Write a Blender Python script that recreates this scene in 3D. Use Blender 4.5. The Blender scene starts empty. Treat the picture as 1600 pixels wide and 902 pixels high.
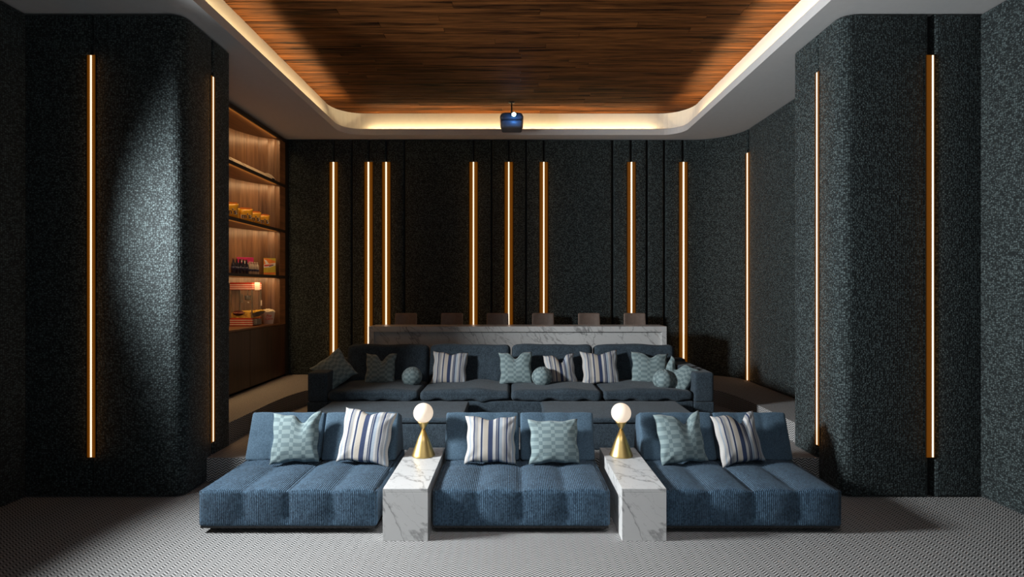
import bpy, math, random
from mathutils import Vector, Matrix, Euler
random.seed(7)
PI = math.pi
SC = bpy.context.scene
COL = SC.collection

# ------------------------------------------------------------------ camera
cam_d = bpy.data.cameras.new('camera')
cam_d.sensor_width = 36.0
cam_d.lens = 850.0 / 1600.0 * 36.0
cam_d.clip_start = 0.05
cam_d.clip_end = 60
cam = bpy.data.objects.new('camera', cam_d)
COL.objects.link(cam)
cam.location = (0, 0, 2.0)
cam.rotation_euler = (PI / 2, 0, 0)
SC.camera = cam

# ------------------------------------------------------------------ world, lights, exposure
w = bpy.data.worlds.new('dark_surroundings')
SC.world = w
w.use_nodes = True
w.node_tree.nodes['Background'].inputs[0].default_value = (0.02, 0.022, 0.025, 1)
w.node_tree.nodes['Background'].inputs[1].default_value = 0.1

def area_light(name, loc, direction, sx, sy, power, color, spread=180, up=(0, 0, 1), parent=None):
    l = bpy.data.lights.new(name, 'AREA')
    l.shape = 'RECTANGLE'
    l.size = sx
    l.size_y = sy
    l.energy = power
    l.color = color
    l.spread = math.radians(spread)
    o = bpy.data.objects.new(name, l)
    COL.objects.link(o)
    z = -Vector(direction).normalized()
    u = Vector(up)
    y = (u - z * u.dot(z)).normalized()
    x = y.cross(z)
    m = Matrix((x, y, z)).transposed().to_4x4()
    m.translation = Vector(loc)
    o.matrix_world = m
    if parent:
        o.parent = parent
    return o

# cool light high on the left wall, in front of the left pier (outside the frame)
area_light('side_light', (-4.40, 3.87, 2.78), (1, 0.0, -0.12), 0.75, 0.75, 375, (0.93, 0.98, 1.0), spread=123)
# soft fill added above the frame's top edge to lift floor and table fronts
area_light('front_fill_light', (0.3, 1.5, 4.4), (0, 2.4, -4.3), 2.4, 0.8, 13, (0.95, 0.97, 1.0), spread=66)
# faint wide fill added behind the camera; no screen stands there
area_light('rear_fill_light', (0.3, -1.2, 2.2), (0, 1, -0.05), 4.0, 2.2, 24, (0.86, 0.94, 1.0))

SC.view_settings.view_transform = 'Standard'
SC.view_settings.look = 'None'
SC.view_settings.exposure = 0.0
SC.view_settings.gamma = 1.0
SC.view_settings.use_curve_mapping = False
SC.cycles.max_bounces = 8
SC.cycles.diffuse_bounces = 5
SC.cycles.glossy_bounces = 3
SC.cycles.transmission_bounces = 6
SC.cycles.caustics_reflective = False
SC.cycles.caustics_refractive = False
SC.cycles.sample_clamp_indirect = 4.0
SC.cycles.use_denoising = True

# ------------------------------------------------------------------ materials
class NT:
    def __init__(self, name):
        self.m = bpy.data.materials.new(name)
        self.m.use_nodes = True
        self.t = self.m.node_tree
        self.b = self.t.nodes['Principled BSDF']
    def n(self, typ, **kw):
        nd = self.t.nodes.new(typ)
        for k, v in kw.items():
            if k.startswith('i_'):
                nd.inputs[k[2:].replace('_', ' ')].default_value = v
            else:
                setattr(nd, k, v)
        return nd
    def l(self, a, b):
        self.t.links.new(a, b)
    def math(self, op, a, b=None, c=None):
        nd = self.t.nodes.new('ShaderNodeMath')
        nd.operation = op
        for i, v in enumerate((a, b, c)):
            if v is None:
                continue
            if isinstance(v, (int, float)):
                nd.inputs[i].default_value = v
            else:
                self.l(v, nd.inputs[i])
        return nd.outputs[0]
    def ramp(self, fac, stops, interp='LINEAR'):
        r = self.t.nodes.new('ShaderNodeValToRGB')
        e = r.color_ramp.elements
        r.color_ramp.interpolation = interp
        while len(e) < len(stops):
            e.new(0.5)
        for k, (p, c) in enumerate(stops):
            e[k].position = p
            e[k].color = (c[0], c[1], c[2], 1)
        self.l(fac, r.inputs[0])
        return r.outputs[0]
    def mix(self, fac, a, b, blend='MIX'):
        nd = self.t.nodes.new('ShaderNodeMix')
        nd.data_type = 'RGBA'
        nd.blend_type = blend
        for i, v in ((0, fac), (6, a), (7, b)):
            if isinstance(v, (int, float)):
                nd.inputs[i].default_value = v
            elif isinstance(v, tuple):
                nd.inputs[i].default_value = (v[0], v[1], v[2], 1)
            else:
                self.l(v, nd.inputs[i])
        return nd.outputs[2]
    def bump(self, h, strength, dist):
        nd = self.n('ShaderNodeBump', i_Strength=strength, i_Distance=dist)
        self.l(h, nd.inputs['Height'])
        self.l(nd.outputs[0], self.b.inputs['Normal'])
    def set(self, **kw):
        for k, v in kw.items():
            self.b.inputs[k.replace('_', ' ')].default_value = v
        return self.m

def plain(name, col, rough=0.5, metal=0.0, emit=None, strength=0.0, var=0.12):
    t = NT(name)
    tc = t.n('ShaderNodeTexCoord')
    nz = t.n('ShaderNodeTexNoise', i_Scale=18.0, i_Detail=3.0)
    t.l(tc.outputs['Object'], nz.inputs['Vector'])
    a = tuple(c * (1 - var) for c in col)
    b = tuple(min(1, c * (1 + var)) for c in col)
    t.l(t.ramp(nz.outputs[0], [(0.3, a), (0.7, b)]), t.b.inputs['Base Color'])
    t.b.inputs['Roughness'].default_value = rough
    t.b.inputs['Metallic'].default_value = metal
    if emit:
        t.b.inputs['Emission Color'].default_value = (*emit, 1)
        t.b.inputs['Emission Strength'].default_value = strength
    return t.m

def fabric_wall(name, dark, light, su, sv):
    t = NT(name)
    uv = t.n('ShaderNodeUVMap')
    s = t.n('ShaderNodeSeparateXYZ')
    t.l(uv.outputs[0], s.inputs[0])
    c = t.n('ShaderNodeCombineXYZ')
    t.l(t.math('MULTIPLY', s.outputs[0], su), c.inputs[0])
    t.l(t.math('MULTIPLY', s.outputs[1], sv), c.inputs[1])
    vo = t.n('ShaderNodeTexVoronoi', i_Scale=1.0, i_Randomness=0.55)
    t.l(c.outputs[0], vo.inputs['Vector'])
    hs = t.n('ShaderNodeSeparateColor')
    t.l(vo.outputs['Color'], hs.inputs[0])
    # one stitch per cell: thread proud in the middle, dark hole between threads
    knot = t.math('SUBTRACT', 1.0, t.math('MULTIPLY', vo.outputs['Distance'], 1.55))
    k2 = t.math('ADD', t.math('MULTIPLY', knot, 0.72), t.math('MULTIPLY', hs.outputs[0], 0.27))
    mid = tuple((a * 0.6 + b * 0.4) for a, b in zip(dark, light))
    t.l(t.ramp(k2, [(0.20, dark), (0.55, mid), (0.92, light)]), t.b.inputs['Base Color'])
    t.bump(t.math('ADD', knot, t.math('MULTIPLY', hs.outputs[1], 0.4)), 0.45, 0.009)
    t.b.inputs['Roughness'].default_value = 0.75
    t.b.inputs['Sheen Weight'].default_value = 0.1
    t.b.inputs['Specular IOR Level'].default_value = 0.25
    return t.m

def upholstery(name, dark, light, scale, rib=0.0, rough=0.85, bump=0.5):
    t = NT(name)
    tc = t.n('ShaderNodeTexCoord')
    mp = t.n('ShaderNodeMapping')
    mp.inputs['Scale'].default_value = (scale, scale, scale * 0.6)
    t.l(tc.outputs['Object'], mp.inputs[0])
    vo = t.n('ShaderNodeTexVoronoi', i_Scale=1.0, i_Randomness=0.8)
    t.l(mp.outputs[0], vo.inputs['Vector'])
    hs = t.n('ShaderNodeSeparateColor')
    t.l(vo.outputs['Color'], hs.inputs[0])
    nz = t.n('ShaderNodeTexNoise', i_Scale=9.0, i_Detail=3.0)
    t.l(tc.outputs['Object'], nz.inputs['Vector'])
    k = t.math('ADD', t.math('MULTIPLY', hs.outputs[0], 0.55), t.math('MULTIPLY', nz.outputs[0], 0.45))
    h = hs.outputs[1]
    if rib:
        s = t.n('ShaderNodeSeparateXYZ')
        t.l(tc.outputs['Object'], s.inputs[0])
        r = t.math('SINE', t.math('MULTIPLY', s.outputs[0], 2 * PI / rib))
        k = t.math('ADD', k, t.math('MULTIPLY', r, 0.16))
        h = t.math('ADD', t.math('MULTIPLY', h, 0.6), t.math('MULTIPLY', r, 0.5))
    t.l(t.ramp(k, [(0.15, dark), (0.85, light)]), t.b.inputs['Base Color'])
    t.bump(h, bump, 0.006)
    t.b.inputs['Roughness'].default_value = rough
    t.b.inputs['Sheen Weight'].default_value = 0.08
    t.b.inputs['Specular IOR Level'].default_value = 0.2
    return t.m

def carpet():
    t = NT('grey_chevron_carpet')
    tc = t.n('ShaderNodeTexCoord')
    s = t.n('ShaderNodeSeparateXYZ')
    t.l(tc.outputs['Object'], s.inputs[0])
    g = t.n('ShaderNodeNewGeometry')
    ns = t.n('ShaderNodeSeparateXYZ')
    t.l(g.outputs['True Normal'], ns.inputs[0])
    side = t.math('GREATER_THAN', t.math('ABSOLUTE', ns.outputs[0]), 0.6)
    flat = t.math('GREATER_THAN', t.math('ABSOLUTE', ns.outputs[2]), 0.5)
    def pick(f, a, b):  # f ? b : a
        return t.math('ADD', t.math('MULTIPLY', a, t.math('SUBTRACT', 1.0, f)), t.math('MULTIPLY', b, f))
    u = pick(side, s.outputs[0], s.outputs[1])
    v = pick(flat, s.outputs[2], s.outputs[1])
    tri = t.math('PINGPONG', u, 0.036)
    ph = t.math('ADD', v, t.math('MULTIPLY', tri, 0.75))
    st = t.math('SINE', t.math('MULTIPLY', ph, 2 * PI / 0.026))
    nz = t.n('ShaderNodeTexNoise', i_Scale=160.0, i_Detail=2.0)
    t.l(tc.outputs['Object'], nz.inputs['Vector'])
    k = t.math('ADD', t.math('MULTIPLY', st, 0.46), t.math('ADD', t.math('MULTIPLY', nz.outputs[0], 0.5), 0.27))
    t.l(t.ramp(k, [(0.08, (0.045, 0.044, 0.044)), (0.45, (0.30, 0.296, 0.292)), (0.95, (0.50, 0.49, 0.485))]), t.b.inputs['Base Color'])
    t.bump(k, 0.8, 0.008)
    t.b.inputs['Roughness'].default_value = 0.95
    t.b.inputs['Specular IOR Level'].default_value = 0.1
    return t.m

def marble(name):
    t = NT(name)
    tc = t.n('ShaderNodeTexCoord')
    m0 = t.n('ShaderNodeMapping')
    m0.inputs['Rotation'].default_value = (0.35, -0.85, 0.25)
    t.l(tc.outputs['Object'], m0.inputs[0])
    mp = t.n('ShaderNodeMapping')
    mp.inputs['Scale'].default_value = (0.55, 1.6, 2.4)
    t.l(m0.outputs[0], mp.inputs[0])
    n1 = t.n('ShaderNodeTexNoise', i_Scale=1.9, i_Detail=5.0, i_Roughness=0.5, i_Distortion=0.35)
    n2 = t.n('ShaderNodeTexNoise', i_Scale=4.6, i_Detail=5.0, i_Roughness=0.5, i_Distortion=0.3)
    n3 = t.n('ShaderNodeTexNoise', i_Scale=1.1, i_Detail=4.0)
    for n in (n1, n2, n3):
        t.l(mp.outputs[0], n.inputs['Vector'])
    def vein(o, wdt, c=0.5):
        d = t.math('ABSOLUTE', t.math('SUBTRACT', o, c))
        return t.math('SUBTRACT', 1.0, t.math('MINIMUM', t.math('DIVIDE', d, wdt), 1.0))
    v = t.math('ADD', t.math('MULTIPLY', vein(n1.outputs[0], 0.022), 0.75), t.math('MULTIPLY', vein(n2.outputs[0], 0.018, 0.46), 0.3))
    v = t.math('MULTIPLY', v, t.math('MULTIPLY', n3.outputs[0], 1.5))
    v = t.math('ADD', v, t.math('MULTIPLY', t.math('SUBTRACT', 1.0, n1.outputs[0]), 0.12))
    t.l(t.ramp(v, [(0.0, (0.60, 0.597, 0.59)), (0.3, (0.47, 0.467, 0.463)), (0.9, (0.17, 0.167, 0.167))]), t.b.inputs['Base Color'])
    t.b.inputs['Roughness'].default_value = 0.28
    return t.m

def wood(name, dark, light, axis, rough, scale=1.0, spec=0.5, lo=0.3, hi=0.7):
    t = NT(name)
    tc = t.n('ShaderNodeTexCoord')
    oi = t.n('ShaderNodeObjectInfo')
    mp = t.n('ShaderNodeMapping')
    sc = [16.0 * scale] * 3
    sc['XYZ'.index(axis)] = 0.9 * scale
    mp.inputs['Scale'].default_value = sc
    t.l(tc.outputs['Object'], mp.inputs[0])
    va = t.n('ShaderNodeVectorMath', operation='ADD')
    cx = t.n('ShaderNodeCombineXYZ')
    r10 = t.math('MULTIPLY', oi.outputs['Random'], 37.0)
    for i in range(3):
        t.l(r10, cx.inputs[i])
    t.l(mp.outputs[0], va.inputs[0])
    t.l(cx.outputs[0], va.inputs[1])
    n1 = t.n('ShaderNodeTexNoise', i_Scale=1.0, i_Detail=6.0, i_Roughness=0.6, i_Distortion=0.6)
    n2 = t.n('ShaderNodeTexNoise', i_Scale=5.0, i_Detail=3.0)
    t.l(va.outputs[0], n1.inputs['Vector'])
    t.l(va.outputs[0], n2.inputs['Vector'])
    k = t.math('ADD', t.math('MULTIPLY', n1.outputs[0], 0.8), t.math('MULTIPLY', n2.outputs[0], 0.2))
    k = t.math('ADD', k, t.math('MULTIPLY', t.math('SUBTRACT', oi.outputs['Random'], 0.5), 0.06))
    t.l(t.ramp(k, [(lo, dark), (hi, light)]), t.b.inputs['Base Color'])
    t.bump(k, 0.15, 0.004)
    t.b.inputs['Roughness'].default_value = rough
    t.b.inputs['Specular IOR Level'].default_value = spec
    return t.m

def striped_cloth():
    t = NT('striped_cotton')
    uv = t.n('ShaderNodeUVMap')
    s = t.n('ShaderNodeSeparateXYZ')
    t.l(uv.outputs[0], s.inputs[0])
    W, N, G, B, D = (0.50, 0.48, 0.46), (0.026, 0.042, 0.10), (0.27, 0.27, 0.28), (0.34, 0.39, 0.45), (0.46, 0.41, 0.35)
    st = [(0, W), (0.07, B), (0.10, W), (0.16, N), (0.185, G), (0.25, D), (0.27, W), (0.31, N), (0.345, W), (0.36, D), (0.45, N),
          (0.54, W), (0.60, N), (0.62, G), (0.635, N), (0.665, B), (0.72, W), (0.755, G), (0.80, N), (0.83, W), (0.84, G), (0.90, W), (0.92, B), (0.96, W)]
    c = t.ramp(s.outputs[0], st, 'CONSTANT')
    wv = t.math('SINE', t.math('MULTIPLY', s.outputs[1], 420.0))
    nz = t.n('ShaderNodeTexNoise', i_Scale=120.0, i_Detail=2.0)
    t.l(uv.outputs[0], nz.inputs['Vector'])
    k = t.math('ADD', 0.72, t.math('ADD', t.math('MULTIPLY', nz.outputs[0], 0.45), t.math('MULTIPLY', wv, 0.05)))
    cc = t.n('ShaderNodeCombineColor')
    for i in range(3):
        t.l(k, cc.inputs[i])
    t.l(t.mix(1.0, c, cc.outputs[0], 'MULTIPLY'), t.b.inputs['Base Color'])
    t.bump(wv, 0.3, 0.002)
    t.b.inputs['Roughness'].default_value = 0.9
    return t.m

def checked_cloth():
    t = NT('checked_jacquard')
    uv = t.n('ShaderNodeUVMap')
    mp = t.n('ShaderNodeMapping')
    mp.inputs['Scale'].default_value = (4.0, 12.0, 1.0)
    t.l(uv.outputs[0], mp.inputs[0])
    s = t.n('ShaderNodeSeparateXYZ')
    t.l(mp.outputs[0], s.inputs[0])
    # wide and narrow columns alternate
    fx = t.math('FRACT', t.math('MULTIPLY', s.outputs[0], 1.0))
    a = t.math('GREATER_THAN', fx, 0.70)
    b = t.math('GREATER_THAN', t.math('FRACT', t.math('MULTIPLY', s.outputs[1], 0.5)), 0.5)
    k = t.math('ABSOLUTE', t.math('SUBTRACT', a, b))
    nz = t.n('ShaderNodeTexNoise', i_Scale=70.0, i_Detail=3.0)
    t.l(uv.outputs[0], nz.inputs['Vector'])
    kk = t.math('ADD', t.math('MULTIPLY', k, 0.55), t.math('MULTIPLY', nz.outputs[0], 0.45))
    t.l(t.ramp(kk, [(0.1, (0.11, 0.16, 0.175)), (0.9, (0.235, 0.305, 0.31))]), t.b.inputs['Base Color'])
    t.bump(nz.outputs[0], 0.3, 0.002)
    t.b.inputs['Roughness'].default_value = 0.85
    t.b.inputs['Sheen Weight'].default_value = 0.1
    return t.m

M = {}
M['wall'] = fabric_wall('teal_grey_tweed', (0.006, 0.010, 0.011), (0.135, 0.18, 0.185), 52, 60)
M['wall_core'] = plain('black_wall_lining', (0.008, 0.009, 0.010), 0.9)
M['carpet'] = carpet()
M['paint'] = plain('grey_white_paint', (0.60, 0.60, 0.60), 0.85, var=0.02)
M['cove'] = plain('white_cove_paint', (0.80, 0.78, 0.74), 0.8, var=0.02)
M['plank'] = wood('walnut_ceiling_board', (0.008, 0.0027, 0.0009), (0.185, 0.066, 0.018), 'X', 0.7, spec=0.06, lo=0.36, hi=0.68)
M['veneer'] = wood('walnut_veneer_upright', (0.075, 0.033, 0.014), (0.30, 0.165, 0.085), 'Z', 0.33)
M['veneer_dark'] = wood('dark_walnut_front', (0.016, 0.007, 0.0035), (0.065, 0.03, 0.014), 'Z', 0.4)
M['shelf'] = wood('walnut_shelf', (0.09, 0.038, 0.014), (0.26, 0.125, 0.05), 'Y', 0.4)
M['shelf_edge'] = plain('black_stained_edge', (0.012, 0.008, 0.006), 0.5)
M['bed'] = upholstery('blue_chenille', (0.014, 0.031, 0.053), (0.066, 0.123, 0.187), 110, rib=0.0150, bump=0.6)
M['bed_back'] = upholstery('blue_linen', (0.042, 0.075, 0.110), (0.084, 0.138, 0.193), 170, bump=0.3)
M['sofa'] = upholstery('slate_blue_weave', (0.017, 0.027, 0.037), (0.056, 0.080, 0.103), 140, bump=0.5)
M['plinth'] = plain('black_lacquer', (0.012, 0.012, 0.013), 0.4)
M['marble'] = marble('white_grey_veined_marble')
M['brass'] = plain('satin_brass', (0.70, 0.49, 0.19), 0.40, 1.0, var=0.05)
M['globe'] = plain('lit_opal_glass', (0.6, 0.55, 0.48), 0.25, emit=(1.0, 0.80, 0.60), strength=0.66, var=0.01)
M['stripe'] = striped_cloth()
M['check'] = checked_cloth()
M['led'] = plain('warm_led_core', (0.8, 0.7, 0.5), 0.5, emit=(1.0, 0.76, 0.56), strength=1.45, var=0.01)
t = NT('amber_halo')  # amber glow around the LED bars put into emission, fading at the edges
tc = t.n('ShaderNodeTexCoord')
sx_ = t.n('ShaderNodeSeparateXYZ')
t.l(tc.outputs['Generated'], sx_.inputs[0])
edge_d = t.math('MINIMUM', sx_.outputs[0], t.math('SUBTRACT', 1.0, sx_.outputs[0]))
mr = t.n('ShaderNodeMapRange', interpolation_type='SMOOTHSTEP')
mr.inputs['From Max'].default_value = 0.2
t.l(edge_d, mr.inputs['Value'])
t.l(mr.outputs[0], t.b.inputs['Emission Strength'])
M['amber'] = t.set(Base_Color=(0.02, 0.012, 0.006, 1), Roughness=0.8, Emission_Color=(0.115, 0.034, 0.001, 1))
t.b.inputs['Specular IOR Level'].default_value = 0.1
M['amber_led'] = plain('amber_led_tape', (0.1, 0.05, 0.02), 0.6, emit=(0.30, 0.10, 0.015), strength=1.0, var=0.01)
M['leather'] = plain('brown_grey_leather', (0.19, 0.14, 0.115), 0.5)
M['black_metal'] = plain('black_metal', (0.02, 0.02, 0.021), 0.4, 0.8)
M['cream'] = plain('cream_card', (0.62, 0.54, 0.42), 0.7, var=0.06)
M['dark_label'] = plain('charcoal_print', (0.03, 0.027, 0.035), 0.6)
M['yellow'] = plain('glossy_yellow_foil', (0.75, 0.40, 0.02), 0.3, var=0.15)
M['brown_ink'] = plain('dark_brown_ink', (0.03, 0.012, 0.01), 0.5)
M['white_ink'] = plain('white_ink', (0.75, 0.73, 0.7), 0.5, var=0.03)
M['red'] = plain('red_enamel', (0.50, 0.045, 0.02), 0.35)
M['white'] = plain('white_enamel', (0.78, 0.72, 0.64), 0.4, var=0.04)
M['steel'] = plain('brushed_steel', (0.45, 0.42, 0.38), 0.35, 0.9)
M['kettle'] = plain('grey_steel_tray', (0.20, 0.19, 0.18), 0.45, 0.5)
M['maroon'] = plain('maroon_plaque', (0.085, 0.012, 0.012), 0.5)
M['pale_red'] = plain('pale_red_ink', (0.60, 0.26, 0.18), 0.6)
M['popcorn_y'] = plain('buttered_popcorn', (0.80, 0.50, 0.06), 0.8, var=0.35)
M['popcorn_w'] = plain('pale_popcorn', (0.78, 0.70, 0.50), 0.85, var=0.2)
M['bucket'] = plain('white_paper_cup', (0.62, 0.54, 0.50), 0.6, var=0.03)
M['cola'] = plain('dark_bottle_glass', (0.010, 0.012, 0.03), 0.12, var=0.3)
M['cap'] = plain('dark_red_cap', (0.10, 0.02, 0.015), 0.4)
M['navy_label'] = plain('navy_label', (0.02, 0.025, 0.08), 0.5)
M['milk'] = plain('pale_drink_bottle', (0.50, 0.42, 0.33), 0.3)
M['magenta'] = plain('magenta_card', (0.55, 0.02, 0.16), 0.45)
M['green'] = plain('mint_green_ink', (0.25, 0.45, 0.30), 0.5)
M['orange'] = plain('orange_ink', (0.70, 0.20, 0.02), 0.45)
M['olive'] = plain('lime_yellow_card', (0.50, 0.42, 0.03), 0.45)
M['proj_dark'] = plain('dark_blue_grey_plastic', (0.06, 0.075, 0.10), 0.35)
M['proj_grey'] = plain('blue_grey_plastic', (0.12, 0.14, 0.17), 0.4)
M['lens'] = plain('projector_beam_lens', (0.2, 0.4, 0.9), 0.1, emit=(0.35, 0.75, 1.0), strength=14.0, var=0.01)

g = NT('clear_glass')
g.set(Roughness=0.02, Alpha=0.025)
g.b.inputs['Base Color'].default_value = (0.8, 0.85, 0.85, 1)
M['glass'] = g.m

# ------------------------------------------------------------------ building helpers
def link(name, me, mat, parent=None, smooth=False):
    if mat:
        me.materials.append(mat)
    if smooth:
        me.polygons.foreach_set('use_smooth', [True] * len(me.polygons))
    o = bpy.data.objects.new(name, me)
    COL.objects.link(o)
    if parent:
        o.parent = parent
    return o

class MB:
    def __init__(self):
        self.v, self.f = [], []
    def box(self, x0, x1, y0, y1, z0, z1):
        b = len(self.v)
        self.v += [(x, y, z) for z in (z0, z1) for y in (y0, y1) for x in (x0, x1)]
        self.f += [tuple(b + i for i in q) for q in ((0, 2, 3, 1), (4, 5, 7, 6), (0, 1, 5, 4), (2, 6, 7, 3), (0, 4, 6, 2), (1, 3, 7, 5))]
        return self
    def lathe(self, prof, n=32, c=(0, 0, 0)):
        b = len(self.v)
        for r, z in prof:
            for k in range(n):
                a = 2 * PI * k / n
                self.v.append((c[0] + r * math.cos(a), c[1] + r * math.sin(a), c[2] + z))
        for i in range(len(prof) - 1):
            for k in range(n):
                p, q = b + i * n + k, b + i * n + (k + 1) % n
                self.f.append((p, q, q + n, p + n))
        self.f.append(tuple(b + k for k in reversed(range(n))))
        self.f.append(tuple(b + (len(prof) - 1) * n + k for k in range(n)))
        return self
    def tube(self, p, q, r, n=10):
        p, q = Vector(p), Vector(q)
        d = (q - p).normalized()
        a = d.orthogonal().normalized()
        c = d.cross(a)
        b = len(self.v)
        for e in (p, q):
            for k in range(n):
                t = 2 * PI * k / n
                self.v.append(tuple(e + (a * math.cos(t) + c * math.sin(t)) * r))
        for k in range(n):
            self.f.append((b + k, b + (k + 1) % n, b + n + (k + 1) % n, b + n + k))
        self.f.append(tuple(b + k for k in reversed(range(n))))
        self.f.append(tuple(b + n + k for k in range(n)))
        return self
    def prism(self, pts, z0, z1):
        b, n = len(self.v), len(pts)
        self.v += [(x, y, z0) for x, y in pts] + [(x, y, z1) for x, y in pts]
        self.f.append(tuple(b + k for k in reversed(range(n))))
        self.f.append(tuple(b + n + k for k in range(n)))
        for k in range(n):
            self.f.append((b + k, b + (k + 1) % n, b + n + (k + 1) % n, b + n + k))
        return self
    def grid(self, rows):
        b, n = len(self.v), len(rows[0])
        for r in rows:
            self.v += [tuple(p) for p in r]
        for i in range(len(rows) - 1):
            for k in range(n - 1):
                p = b + i * n + k
                self.f.append((p, p + 1, p + n + 1, p + n))
        return self
    def mesh(self, name):
        me = bpy.data.meshes.new(name)
        me.from_pydata(self.v, [], self.f)
        me.update()
        return me
    def build(self, name, mat, parent=None, smooth=False, bevel=0.0, seg=2):
        o = link(name, self.mesh(name), mat, parent, smooth)
        if bevel:
            m = o.modifiers.new('soft_edges', 'BEVEL')
            m.width = bevel
            m.segments = seg
            m.limit_method = 'ANGLE'
        return o

def thing(name, label, cat, loc=(0, 0, 0), rz=0.0, group=None, rot=None):
    o = bpy.data.objects.new(name, None)
    COL.objects.link(o)
    o.empty_display_size = 0.1
    o.location = loc
    o.rotation_euler = rot if rot else (0, 0, rz)
    return tag(o, label, cat, group)

def tag(o, label=None, cat=None, group=None, kind=None):
    if label: o['label'] = label
    if cat: o['category'] = cat
    if group: o['group'] = group
    if kind: o['kind'] = kind
    return o

def soft_box(sx, sy, sz, r, nx, ny, nz, disp=None, warp=None, ne=3):
    """Rounded box (half sizes), closed mesh; disp(p, n) -> offset along n; warp(p) -> p."""
    def axis(s, n):
        a = [-s + r * (1 - math.cos(PI / 2 * k / ne)) for k in range(ne)]
        a += [-(s - r) + 2 * (s - r) * k / n for k in range(n + 1)]
        a += [-v for v in reversed(a[:ne])]
        return a
    ax = (axis(sx, nx), axis(sy, ny), axis(sz, nz))
    s = (sx, sy, sz)
    idx, V, F = {}, [], []
    def vid(i, j, k):
        key = (i, j, k)
        if key in idx:
            return idx[key]
        q = Vector((ax[0][i], ax[1][j], ax[2][k]))
        c = Vector([max(-(s[a] - r), min(s[a] - r, q[a])) for a in range(3)])
        n = (q - c)
        n = n.normalized() if n.length > 1e-9 else Vector((0, 0, 1))
        p = c + n * r
        if disp:
            p = p + n * disp(p, n)
        if warp:
            p = Vector(warp(p))
        idx[key] = len(V)
        V.append(tuple(p))
        return idx[key]
    N = [len(a) - 1 for a in ax]
    for fa in range(3):
        a1, a2 = [(1, 2), (2, 0), (0, 1)][fa]
        for side in (0, N[fa]):
            for i in range(N[a1]):
                for j in range(N[a2]):
                    quad = []
                    for di, dj in ((0, 0), (1, 0), (1, 1), (0, 1)):
                        t = [0, 0, 0]
                        t[fa], t[a1], t[a2] = side, i + di, j + dj
                        quad.append(vid(*t))
                    F.append(tuple(quad if side else reversed(quad)))
    me = bpy.data.meshes.new('soft_box')
    me.from_pydata(V, [], F)
    me.update()
    return me

def pillow_mesh(wd, ht, th, chop=0.0, chop_u=0.0, seed=0, n=30, slump=0.0):
    rnd = random.Random(seed)
    ph = [rnd.uniform(0, 6.28) for _ in range(10)]
    V, F, UV = [], [], []
    def pt(i, j, side):
        u, v = -1 + 2 * i / n, -1 + 2 * j / n
        e = (1 - u ** 4) * (1 - v ** 4)
        x = wd / 2 * u * (1 - 0.09 * (1 - v * v) * abs(u) ** 2)
        z = ht / 2 * v * (1 - 0.09 * (1 - u * u) * abs(v) ** 2)
        body = (max(0, 1 - u * u) * max(0, 1 - v * v)) ** 0.42
        y = th / 2 * body
        tv = (v + 1) / 2
        c = chop * math.exp(-((u - chop_u) / 0.26) ** 2) * tv ** 2.2
        z -= c
        y -= 0.55 * c * body * side * 0 + 0.35 * c * body
        # wrinkles running in from the corners and along the seams
        wr = 0
        for k, (cu, cv) in enumerate(((-1, -1), (1, -1), (1, 1), (-1, 1))):
            dx, dy = u - cu, v - cv
            rr = math.hypot(dx, dy)
            wr += math.sin(9 * math.atan2(dy, dx) + ph[k]) * math.exp(-rr / 0.5) * min(1, rr * 3)
        wr += 0.5 * math.sin(9 * u + ph[5]) * math.exp(-(v + 1) / 0.25) + 0.4 * math.sin(10 * u + ph[6]) * math.exp(-(1 - v) / 0.2)
        wr += 0.35 * math.sin(4 * u + 3 * v + ph[7])
        y += 0.06 * th * wr * min(1, e * 3) * (1 if side > 0 else 0.6)
        z += 0.012 * ht * math.sin(7 * u + ph[8]) * (abs(v) ** 3)
        x += 0.012 * wd * math.sin(7 * v + ph[9]) * (abs(u) ** 3)
        x += slump * tv * wd
        return (x, -side * y, z + ht / 2)
    idx = {}
    for side in (1, -1):
        for j in range(n + 1):
            for i in range(n + 1):
                edge = i in (0, n) or j in (0, n)
                key = (i, j, 0 if edge else side)
                if key not in idx:
                    idx[key] = len(V)
                    V.append(pt(i, j, side))
        for j in range(n):
            for i in range(n):
                q = []
                for a, b in ((i, j), (i + 1, j), (i + 1, j + 1), (i, j + 1)):
                    edge = a in (0, n) or b in (0, n)
                    q.append((idx[(a, b, 0 if edge else side)], (a / n, b / n)))
                if side < 0:
                    q.reverse()
                F.append(tuple(x[0] for x in q))
                UV += [x[1] for x in q]
    me = bpy.data.meshes.new('pillow')
    me.from_pydata(V, [], F)
    uvl = me.uv_layers.new(name='UVMap')
    for k, c in enumerate(UV):
        uvl.data[k].uv = c
    me.update()
    return me

def text_part(name, body, size, mat, parent, loc, rz=0.0, shear=0.0, sx=1.0):
    c = bpy.data.curves.new(name, 'FONT')
    c.body = body
    c.size = size
    c.align_x = 'CENTER'
    c.align_y = 'CENTER'
    c.extrude = 0.0006
    c.shear = shear
    c.offset = size * 0.012
    c.materials.append(mat)
    tmp = bpy.data.objects.new('tmp_text', c)
    COL.objects.link(tmp)
    me = bpy.data.meshes.new_from_object(tmp.evaluated_get(bpy.context.evaluated_depsgraph_get()))
    bpy.data.objects.remove(tmp)
    o = link(name, me, None, parent)
    o.location = loc
    o.rotation_euler = (PI / 2, 0, rz)
    o.scale = (sx, 1, 1)
    return o

def arc(cx, cy, r, a0, a1, n):
    return [(cx + r * math.cos(a0 + (a1 - a0) * k / n), cy + r * math.sin(a0 + (a1 - a0) * k / n)) for k in range(n + 1)]

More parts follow.
